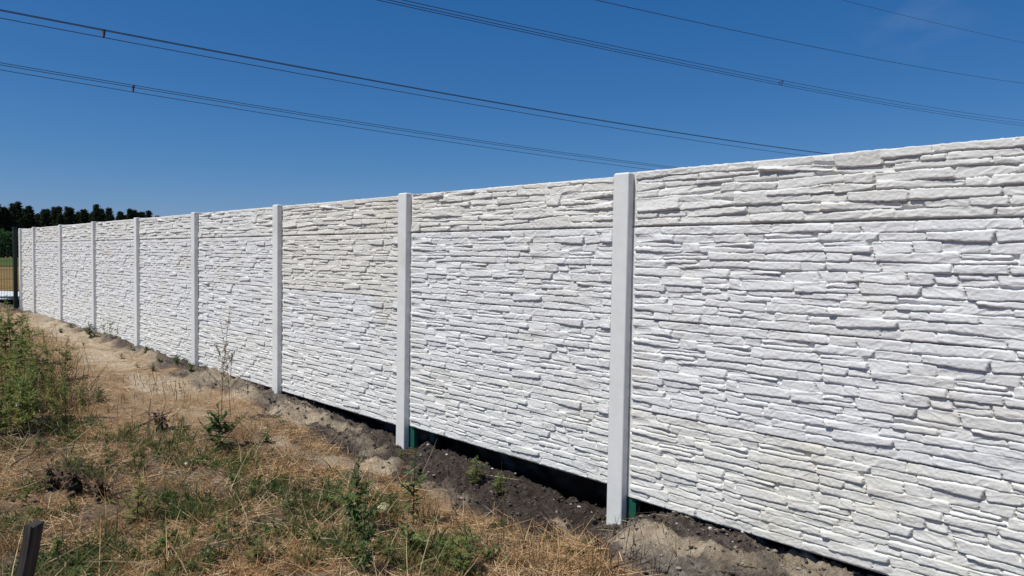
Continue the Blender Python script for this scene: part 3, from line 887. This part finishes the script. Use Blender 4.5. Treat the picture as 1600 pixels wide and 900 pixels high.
# thicket on the left
tk = np.random.default_rng(17)
prot = [wT, wT2, wT3]; first = [True] * 3
n_t = 0
while n_t < 112:
    u = tk.uniform(-170, 145); v = tk.uniform(512, 692)
    lim = np.interp(v, [510, 545, 600, 640, 692], [60, 95, 135, 145, 110])
    if u > lim - tk.uniform(0, 45): continue
    hmax = np.interp(v, [510, 560, 640, 692], [.9, 1.12, .95, .6]) * tk.uniform(.55, 1.12)
    j = tk.integers(0, 3)
    if v < 545: hmax *= .55 if u < 35 else .3
    if u > 55: hmax *= .6
    if first[j]:
        put(prot[j], u, v, None, hmax); first[j] = False
    else:
        put_dup(prot[j], u, v, hmax, None, None, .08)
    n_t += 1

# ------------------------------------------------------------------ ground cover: straw, grass, low weeds, stubble
def scatter(n, r, x0=-12.5, x1=-0.2, y0=-0.8, y1=3.3, dens=None):
    """random ground points, denser close to the camera, thinned by dens(x,y)"""
    out = []
    tot = 0
    while tot < n:
        x = x0 + (x1 - x0) * (1 - r.random(n * 2) ** 1.0); y = r.uniform(y0, y1, n * 2)
        dist = np.hypot(x, y)
        keep = r.random(n * 2) < np.clip((4.0 / np.maximum(dist, 2.5)) ** 1.1, 0, 1)
        keep &= (y > 0.10 * -x - 0.9)
        if dens is not None: keep &= r.random(n * 2) < dens(x, y)
        out.append(np.stack([x[keep], y[keep]], 1)); tot += keep.sum()
    return np.concatenate(out)[:n]
sand_pts = [(gp(u, v), rx, ry, st) for (u, v, rx, ry, st) in SAND]
def sand_at(x, y):
    s = np.zeros_like(x)
    for (p, rx, ry, st) in sand_pts:
        s = np.maximum(s, st * smooth(1.2, .6, np.hypot((x - p[0]) / rx, (y - p[1]) / ry)))
    s = np.maximum(s, .95 * smooth(-5.0, -6.6, x) * smooth(D - 1.75, D - 1.25, y))
    return s
green_blobs = [(gp(u, v), rr_) for (u, v, rr_) in [(120, 885, .35), (250, 885, .4), (60, 775, .3), (60, 680, .5), (230, 690, .5), (560, 800, .35), (640, 850, .3), (450, 800, .45), (340, 720, .4), (390, 770, .35), (180, 690, .4), (20, 820, .3),
               (700, 880, .3), (300, 800, .35), (10, 640, .5), (480, 850, .35), (150, 740, .35), (590, 840, .3), (520, 780, .3), (90, 560, .6), (40, 520, 1.0)]]
def green_at(x, y):
    s = np.full_like(x, .10)
    for (p, rr_) in green_blobs:
        s = np.maximum(s, smooth(1.25, .3, np.hypot(x - p[0], y - p[1]) / rr_))
    return np.clip(s * (0.55 + .9 * fbm(x * 3, y * 3, 91, 3)), 0, 1)
def d_straw(x, y):
    n = 0.45 + 1.1 * fbm(x * 1.9, y * 1.9, 93, 4)
    return np.clip(n, .05, 1) * (1 - .985 * soil_mask(x, y)) * (1 - .8 * sand_at(x, y))
def zat(p): return height(p[:, 0], p[:, 1])

r = np.random.default_rng(23)
B = Blades()
P = scatter(62000, r, dens=d_straw); n = len(P)
base = np.column_stack([P, zat(P) + r.uniform(0, .012, n)])
el = np.where(r.random(n) < .82, r.uniform(-3, 14, n), r.uniform(14, 65, n))
az = r.uniform(0, 6.28, n) ; e = np.radians(el)
dr = np.stack([np.cos(az) * np.cos(e), np.sin(az) * np.cos(e), np.sin(e)], 1)
pal = np.array([(.56, .375, .19), (.48, .27, .115), (.62, .47, .28), (.34, .195, .09), (.17, .115, .075), (.50, .27, .10)])
patch = np.clip((fbm(P[:, 0] * 1.2, P[:, 1] * 1.2, 95, 2) * .5 + .5), 0, 1)
ci = np.minimum((np.abs(r.normal(0, 1, n)) * 1.3 + patch * 2.2).astype(int), 5)
B.add(base, dr, unit_rand(n, -25, 25, r), r.gamma(2.2, .042, n) + .025, r.uniform(.0018, .0042, n), r.normal(0, .14, (n, 3)) * np.array([1, 1, .4]), pal[ci] * r.uniform(.7, 1.25, (n, 1)), 0)
tag(B.build('straw_litter', M_STRAW), 'dry straw and dead grass littering the weedy ground', 'straw', kind='stuff')

# long pale stalks
B = Blades(); r = np.random.default_rng(29)
P = scatter(900, r, x0=-9, dens=d_straw); n = len(P)
base = np.column_stack([P, zat(P) + .005])
el = np.where(r.random(n) < .6, r.uniform(0, 12, n), r.uniform(20, 80, n)); e = np.radians(el); az = r.uniform(0, 6.28, n)
dr = np.stack([np.cos(az) * np.cos(e), np.sin(az) * np.cos(e), np.sin(e)], 1)
B.add(base, dr, unit_rand(n, -30, 30, r), r.uniform(.12, .38, n), r.uniform(.0035, .006, n), r.normal(0, .15, (n, 3)), np.array([.46, .36, .21]) * r.uniform(.6, 1.15, (n, 1)), 0)
tag(B.build('dry_stems', M_STRAW), 'long pale dry stems strewn over the straw', 'straw', kind='stuff')

# stubble: short dark upright stalks
B = Blades(); r = np.random.default_rng(31)
st_c = [gp(u, v) for (u, v) in [(830, 840), (880, 865), (930, 880), (790, 815), (760, 850), (860, 890), (1000, 880), (980, 870), (900, 845), (820, 880), (690, 760), (680, 740), (270, 610), (320, 625), (240, 625), (200, 600)]]
P = np.concatenate([np.array(c)[None] + r.normal(0, .16, (16, 2)) for c in st_c] + [scatter(260, r, x0=-9, dens=d_straw)])
P = P[P[:, 1] < 3.1]; n = len(P)
e = np.radians(r.uniform(68, 90, n)); az = r.uniform(0, 6.28, n)
dr = np.stack([np.cos(az) * np.cos(e), np.sin(az) * np.cos(e), np.sin(e)], 1)
for sdv in ((1, 0, 0), (0, 1, 0)):
    B.add(np.column_stack([P, zat(P) - .01]), dr, sdv, r.uniform(.05, .15, n), .004, (0, 0, 0), np.array([.055, .038, .026]) * r.uniform(.7, 1.5, (n, 1)), 0)
tag(B.build('stubble', M_STRAW), 'short dark cut stalks standing in the straw', 'stubble', kind='stuff')

# green grass and low weeds
B = Blades(); r = np.random.default_rng(37)
def d_green(x, y): return green_at(x, y) * (1 - soil_mask(x, y)) * (1 - sand_at(x, y))
P = scatter(3200, r, dens=d_green); n = len(P)
gcol = np.array([(.085, .130, .038), (.14, .165, .05), (.20, .19, .08), (.07, .11, .034)])
B.add(np.column_stack([P, zat(P)]), unit_rand(n, 25, 85, r), unit_rand(n, -20, 20, r), r.uniform(.03, .11, n), r.uniform(.002, .004, n), r.normal(0, .25, (n, 3)), gcol[r.integers(0, 4, n)] * r.uniform(.8, 1.25, (n, 1)), 0)
tag(B.build('grass', M_LEAF), 'thin green grass among the straw', 'grass', kind='stuff')
B = Blades(); r = np.random.default_rng(41)
P = scatter(800, r, dens=d_green)
for p_ in P:
    m = 14; z0 = float(height(p_[0], p_[1])); hh = r.uniform(.01, .06)
    q_ = np.column_stack([p_[0] + r.normal(0, .018, m), p_[1] + r.normal(0, .018, m), z0 + r.uniform(0, hh, m)])
    B.add(q_, unit_rand(m, -5, 50, r), unit_rand(m, -20, 20, r), r.uniform(.02, .05, m), r.uniform(.008, .017, m), r.normal(0, .2, (m, 3)), gcol[r.integers(0, 4)] * r.uniform(.8, 1.2, (m, 1)), 1)
tag(B.build('low_weeds', M_LEAF), 'low green weeds creeping over the ground', 'weeds', kind='stuff')

# tufts: dry and half-green bunches standing up out of the litter
B = Blades(); r = np.random.default_rng(53)
def d_tuft(x, y): return np.clip(.25 + .8 * green_at(x, y) + .5 * fbm(x * 2.3, y * 2.3, 99, 2), .03, 1) * (1 - soil_mask(x, y)) * (1 - sand_at(x, y))
P = scatter(1300, r, x0=-9.5, dens=d_tuft)
gr = green_at(P[:, 0], P[:, 1])
tc_ = np.array([(.42, .28, .13), (.30, .18, .08), (.22, .17, .07), (.15, .165, .05), (.095, .14, .042)])
for p_, g_ in zip(P, gr):
    m = int(r.integers(8, 20)); z0 = float(height(p_[0], p_[1])); hh = r.uniform(.05, .17)
    k_ = int(np.clip(r.normal(1.0 + 3.2 * min(1, g_ * 1.5), 1.0), 0, 4))
    q_ = np.column_stack([p_[0] + r.normal(0, .022, m), p_[1] + r.normal(0, .022, m), np.full(m, z0)])
    B.add(q_, unit_rand(m, 35, 88, r), unit_rand(m, -20, 20, r), hh * r.uniform(.5, 1.2, m), r.uniform(.0025, .0055, m) * (1.7 if k_ > 2 else 1), r.normal(0, .3, (m, 3)) * np.array([1, 1, .5]) - np.array([0, 0, .15]), tc_[k_] * r.uniform(.7, 1.25, (m, 1)), .6 if k_ > 2 else 0)
tag(B.build('grass_tufts', M_LEAF), 'half-dry grass and weed tufts standing in the straw', 'grass', kind='stuff')

# brittle brown undergrowth around the thicket
B = Blades(); r = np.random.default_rng(43)
pts = []
while len(pts) < 420:
    u = r.uniform(-200, 165); v = r.uniform(520, 660)
    if u < np.interp(v, [520, 560, 620, 660], [70, 110, 150, 120]) + r.normal(0, 15): pts.append(gp(u, v))
P = np.array(pts); P = P[P[:, 1] < 3.05]
for p_ in P:
    m = 5; z0 = float(height(p_[0], p_[1]))
    B.add(np.tile([p_[0], p_[1], z0], (m, 1)) + r.normal(0, .02, (m, 3)) * np.array([1, 1, .2]), unit_rand(m, 30, 85, r), unit_rand(m, -20, 20, r), r.uniform(.1, .38, m), r.uniform(.003, .006, m), r.normal(0, .25, (m, 3)),
          np.array([(.16, .085, .04), (.22, .13, .06), (.10, .085, .035), (.30, .21, .10)])[r.integers(0, 4, m)] * r.uniform(.8, 1.2, (m, 1)), .2)
tag(B.build('dry_undergrowth', M_STRAW), 'brown dry undergrowth at the foot of the left thicket', 'undergrowth', kind='stuff')

# ------------------------------------------------------------------ clods and stones
def lumps(name, P, size, r, mat):
    import bmesh
    bm = bmesh.new(); bmesh.ops.create_icosphere(bm, subdivisions=1, radius=1.0)
    v = np.array([q.co[:] for q in bm.verts]); f = np.array([[q.index for q in fc.verts] for fc in bm.faces]); bm.free()
    n = len(P)
    s = size[:, None, None] * r.uniform(.7, 1.3, (n, 1, 3)) * np.array([1, 1, .55])
    V = v[None] * (1 + r.normal(0, .16, (n, len(v), 1)) * 1.6) * s
    a = r.uniform(0, 6.28, n); c, s_ = np.cos(a)[:, None], np.sin(a)[:, None]
    V = np.stack([V[..., 0] * c - V[..., 1] * s_, V[..., 0] * s_ + V[..., 1] * c, V[..., 2]], -1) + P[:, None, :]
    Fq = f[None] + (np.arange(n) * len(v))[:, None, None]
    return link(name, mesh_quads(name, V.reshape(-1, 3), Fq.reshape(-1, 3), True), mat)
r = np.random.default_rng(47)
P = scatter(3000, r, x0=-8.5, y0=2.6, y1=3.5, dens=lambda x, y: soil_mask(x, y) ** 2 * (1 - .5 * sand_at(x, y)))
sz = np.minimum(r.gamma(1.3, .0040, len(P)) + .002, .015)
o = lumps('soil_clods', np.column_stack([P, zat(P) + sz * .3]), sz, r, M_SOIL)
P = scatter(900, r, x0=-8.5, y0=2.5, y1=3.4, dens=lambda x, y: np.clip(np.interp(x, [-8, -5, -4.4, -2.7, -2.4, -1], [.8, .5, .1, .1, 1, 1]) * (soil_mask(x, y) + sand_at(x, y)), 0, 1))
sz = np.minimum(r.gamma(1.2, .0038, len(P)) + .002, .014)
o2 = lumps('sandy_clods', np.column_stack([P, zat(P) + sz * .2]), sz, r, M_SANDCLOD)
tag(o2, 'pale crumbly sandy clods in the soil along the wall', 'soil', kind='stuff')
tag(o, 'dark crumbly clods of dug soil along the foot of the wall', 'soil', kind='stuff')

stone_me = [lump('stone', (1, 1, .75), s, M_STONE_W, 2, .3) for s in (3, 4, 5)]
sp_px = [(664, 683), (680, 690), (697, 696), (740, 713), (765, 735), (783, 730), (800, 735), (815, 738), (850, 752), (870, 752), (895, 755), (865, 784), (893, 790), (908, 790), (905, 796), (1050, 800), (1062, 808), (1085, 830), (1110, 830), (1130, 838), (1145, 846),
         (1160, 845), (1085, 875), (1160, 888), (657, 718), (470, 665), (845, 750), (930, 770)]
for i, (u, v) in enumerate(sp_px):
    x, y = gp(u, v); y = min(y, 3.30)
    o = link('stone', stone_me[i % 3]); s = rng.uniform(.009, .026)
    o.location = (x, y, float(height(x, y)) + s * .2); o.scale = (s, s * rng.uniform(.7, 1.3), s); o.rotation_euler = (0, 0, rng.uniform(0, 6))
    tag(o, 'small white stone lying on the dark soil along the foot of the wall', 'stone', 'white stones on the soil bank')
def one_stone(u, v, size, mat, label, seed, name='stone', dz=.2):
    x, y = gp(u, v)
    o = link(name, lump(name, size, seed, mat, 3, .4 if name == 'sand_clod' else .2)); o.location = (x, y, float(height(x, y)) + size[2] * dz)
    o.rotation_euler = (0, 0, seed)
    return tag(o, label, 'stone' if name == 'stone' else 'clod')
one_stone(598, 805, (.092, .07, .07), M_STONE_Y, 'pale yellow stone lying between two dark green weeds', 11, dz=.35)
one_stone(430, 766, (.055, .03, .025), M_STONE_W, 'white stone on straw below the dense weed at the dry stalks', 12)
one_stone(291, 728, (.04, .03, .025), M_STONE_W, 'small white stone on bare ground right of the bright yellow-green weed', 13)
one_stone(276, 893, (.06, .03, .025), M_STONE_W, 'white stone at the bottom edge right of the wooden stake', 14)
one_stone(1004, 806, (.11, .08, .085), M_SANDLUMP, 'pale sandy clod beside the green steel post at the nearest concrete post', 15, 'sand_clod', .3)
one_stone(1024, 799, (.05, .045, .04), M_STONE_G, 'grey stone on the soil crest right of the pale sandy clod', 16)

# paper scrap
x, y = gp(28, 653)
V = np.array([(-.05, -.02, .01), (0, -.028, .03), (.055, -.015, .012), (.05, .02, .02), (0, .03, .042), (-.045, .02, .018)])
V2 = V - np.array([0, 0, .002])
me = mesh_np('paper_scrap', np.concatenate([V, V2]), [0, 1, 4, 5, 1, 2, 3, 4, 6, 11, 10, 7, 7, 10, 9, 8] + sum([[i, i + 6, (i + 1) % 6 + 6, (i + 1) % 6] for i in range(6)], []), [4 * i for i in range(10)], [4] * 10)
o = link('paper_scrap', me, M_PAPER); o.location = (x, y, float(height(x, y)) + .09)
tag(o, 'crumpled white paper scrap caught in the weeds at the left edge', 'paper scrap')

# twigs
def twig(u0, v0, u1, v1, rad, label, lift=.02):
    x0, y0 = gp(u0, v0); x1, y1 = gp(u1, v1)
    a = np.array([x0, y0, float(height(x0, y0)) + rad]); b = np.array([x1, y1, float(height(x1, y1)) + rad + lift])
    k = np.linspace(0, 1, 7)[:, None]
    pts = a + (b - a) * k; L = np.linalg.norm(b - a)
    pts[1:-1] += rng.normal(0, .012 * L + .002, (5, 3)) * np.array([1, 1, .3])
    c = pts[0].copy()
    o = link('twig', tube_mesh('twig', [(pts - c, rad * (1 - .6 * k[:, 0]))], 6), M_TWIG); o.location = c
    return tag(o, label, 'twig')
twig(712, 814, 699, 790, .005, 'short dark leaning twig right of the slender upright weed', .09)
twig(940, 896, 1010, 886, .006, 'brown twig lying at the bottom edge in front of the nearest concrete post')
twig(553, 733, 556, 706, .007, 'short pale upright stub on the pale sand patch near the second nearest post', .12)
twig(576, 759, 618, 752, .005, 'thin brown twig lying below the pale sand patch')
twig(210, 668, 268, 655, .009, 'bent dry stem lying in front of the withered brown weed', .06)
twig(232, 690, 236, 655, .008, 'pale upright broken stem beside the withered brown weed', .14)
twig(10, 738, 85, 745, .006, 'thin dark horizontal twig above the patch of curled dead leaves', .25)

# ------------------------------------------------------------------ wooden stake bottom left
def stake():
    d0 = F + R * (53 - 800) / FPX - U * (817 - 450) / FPX
    P = CAM + d0 * 2.55
    d1 = F + R * (38 - 800) / FPX - U * (900 - 450) / FPX
    Q = CAM + d1 * 2.55
    ax = (P - Q) / np.linalg.norm(P - Q)
    L = P[2] / ax[2] + .12
    w, dp = .025, .020
    me = bpy.data.meshes.new('wooden_stake')
    V = []; n = 14
    kk = np.linspace(0, 1, n)
    for k in kk:
        tw = .004 * math.sin(k * 9)
        c = .005
        for (sx, sy) in ((-1, -1), (1, -1), (1, 1), (-1, 1)):
            for ex, ey in (((w - c) * sx, dp * sy), (w * sx, (dp - c) * sy)) if sx * sy < 0 else ((w * sx, (dp - c) * sy), ((w - c) * sx, dp * sy)):
                V.append((ex + tw + rng.normal(0, .0007), ey + rng.normal(0, .0007), k * L + (rng.normal(0, .005) if k == 1 else 0) + (.006 * sx if k == 1 else 0)))
    loops = []; st = []; to = []
    for l in range(n - 1):
        for i in range(8):
            i2 = (i + 1) % 8; st.append(len(loops)); to.append(4); loops += [l * 8 + i, l * 8 + i2, (l + 1) * 8 + i2, (l + 1) * 8 + i]
    st.append(len(loops)); to.append(8); loops += [(n - 1) * 8 + i for i in range(8)]
    me = mesh_np('wooden_stake', V, loops, st, to)
    o = link('wooden_stake', me, M_WOOD)
    o.location = P - ax * L
    zq = Vector(ax).to_track_quat('Z', 'Y')
    o.rotation_euler = (zq.to_matrix() @ Matrix.Rotation(math.radians(-30), 3, 'Z')).to_euler()
    tag(o, 'dark weathered wooden stake leaning right in the bottom left corner', 'stake')
stake()
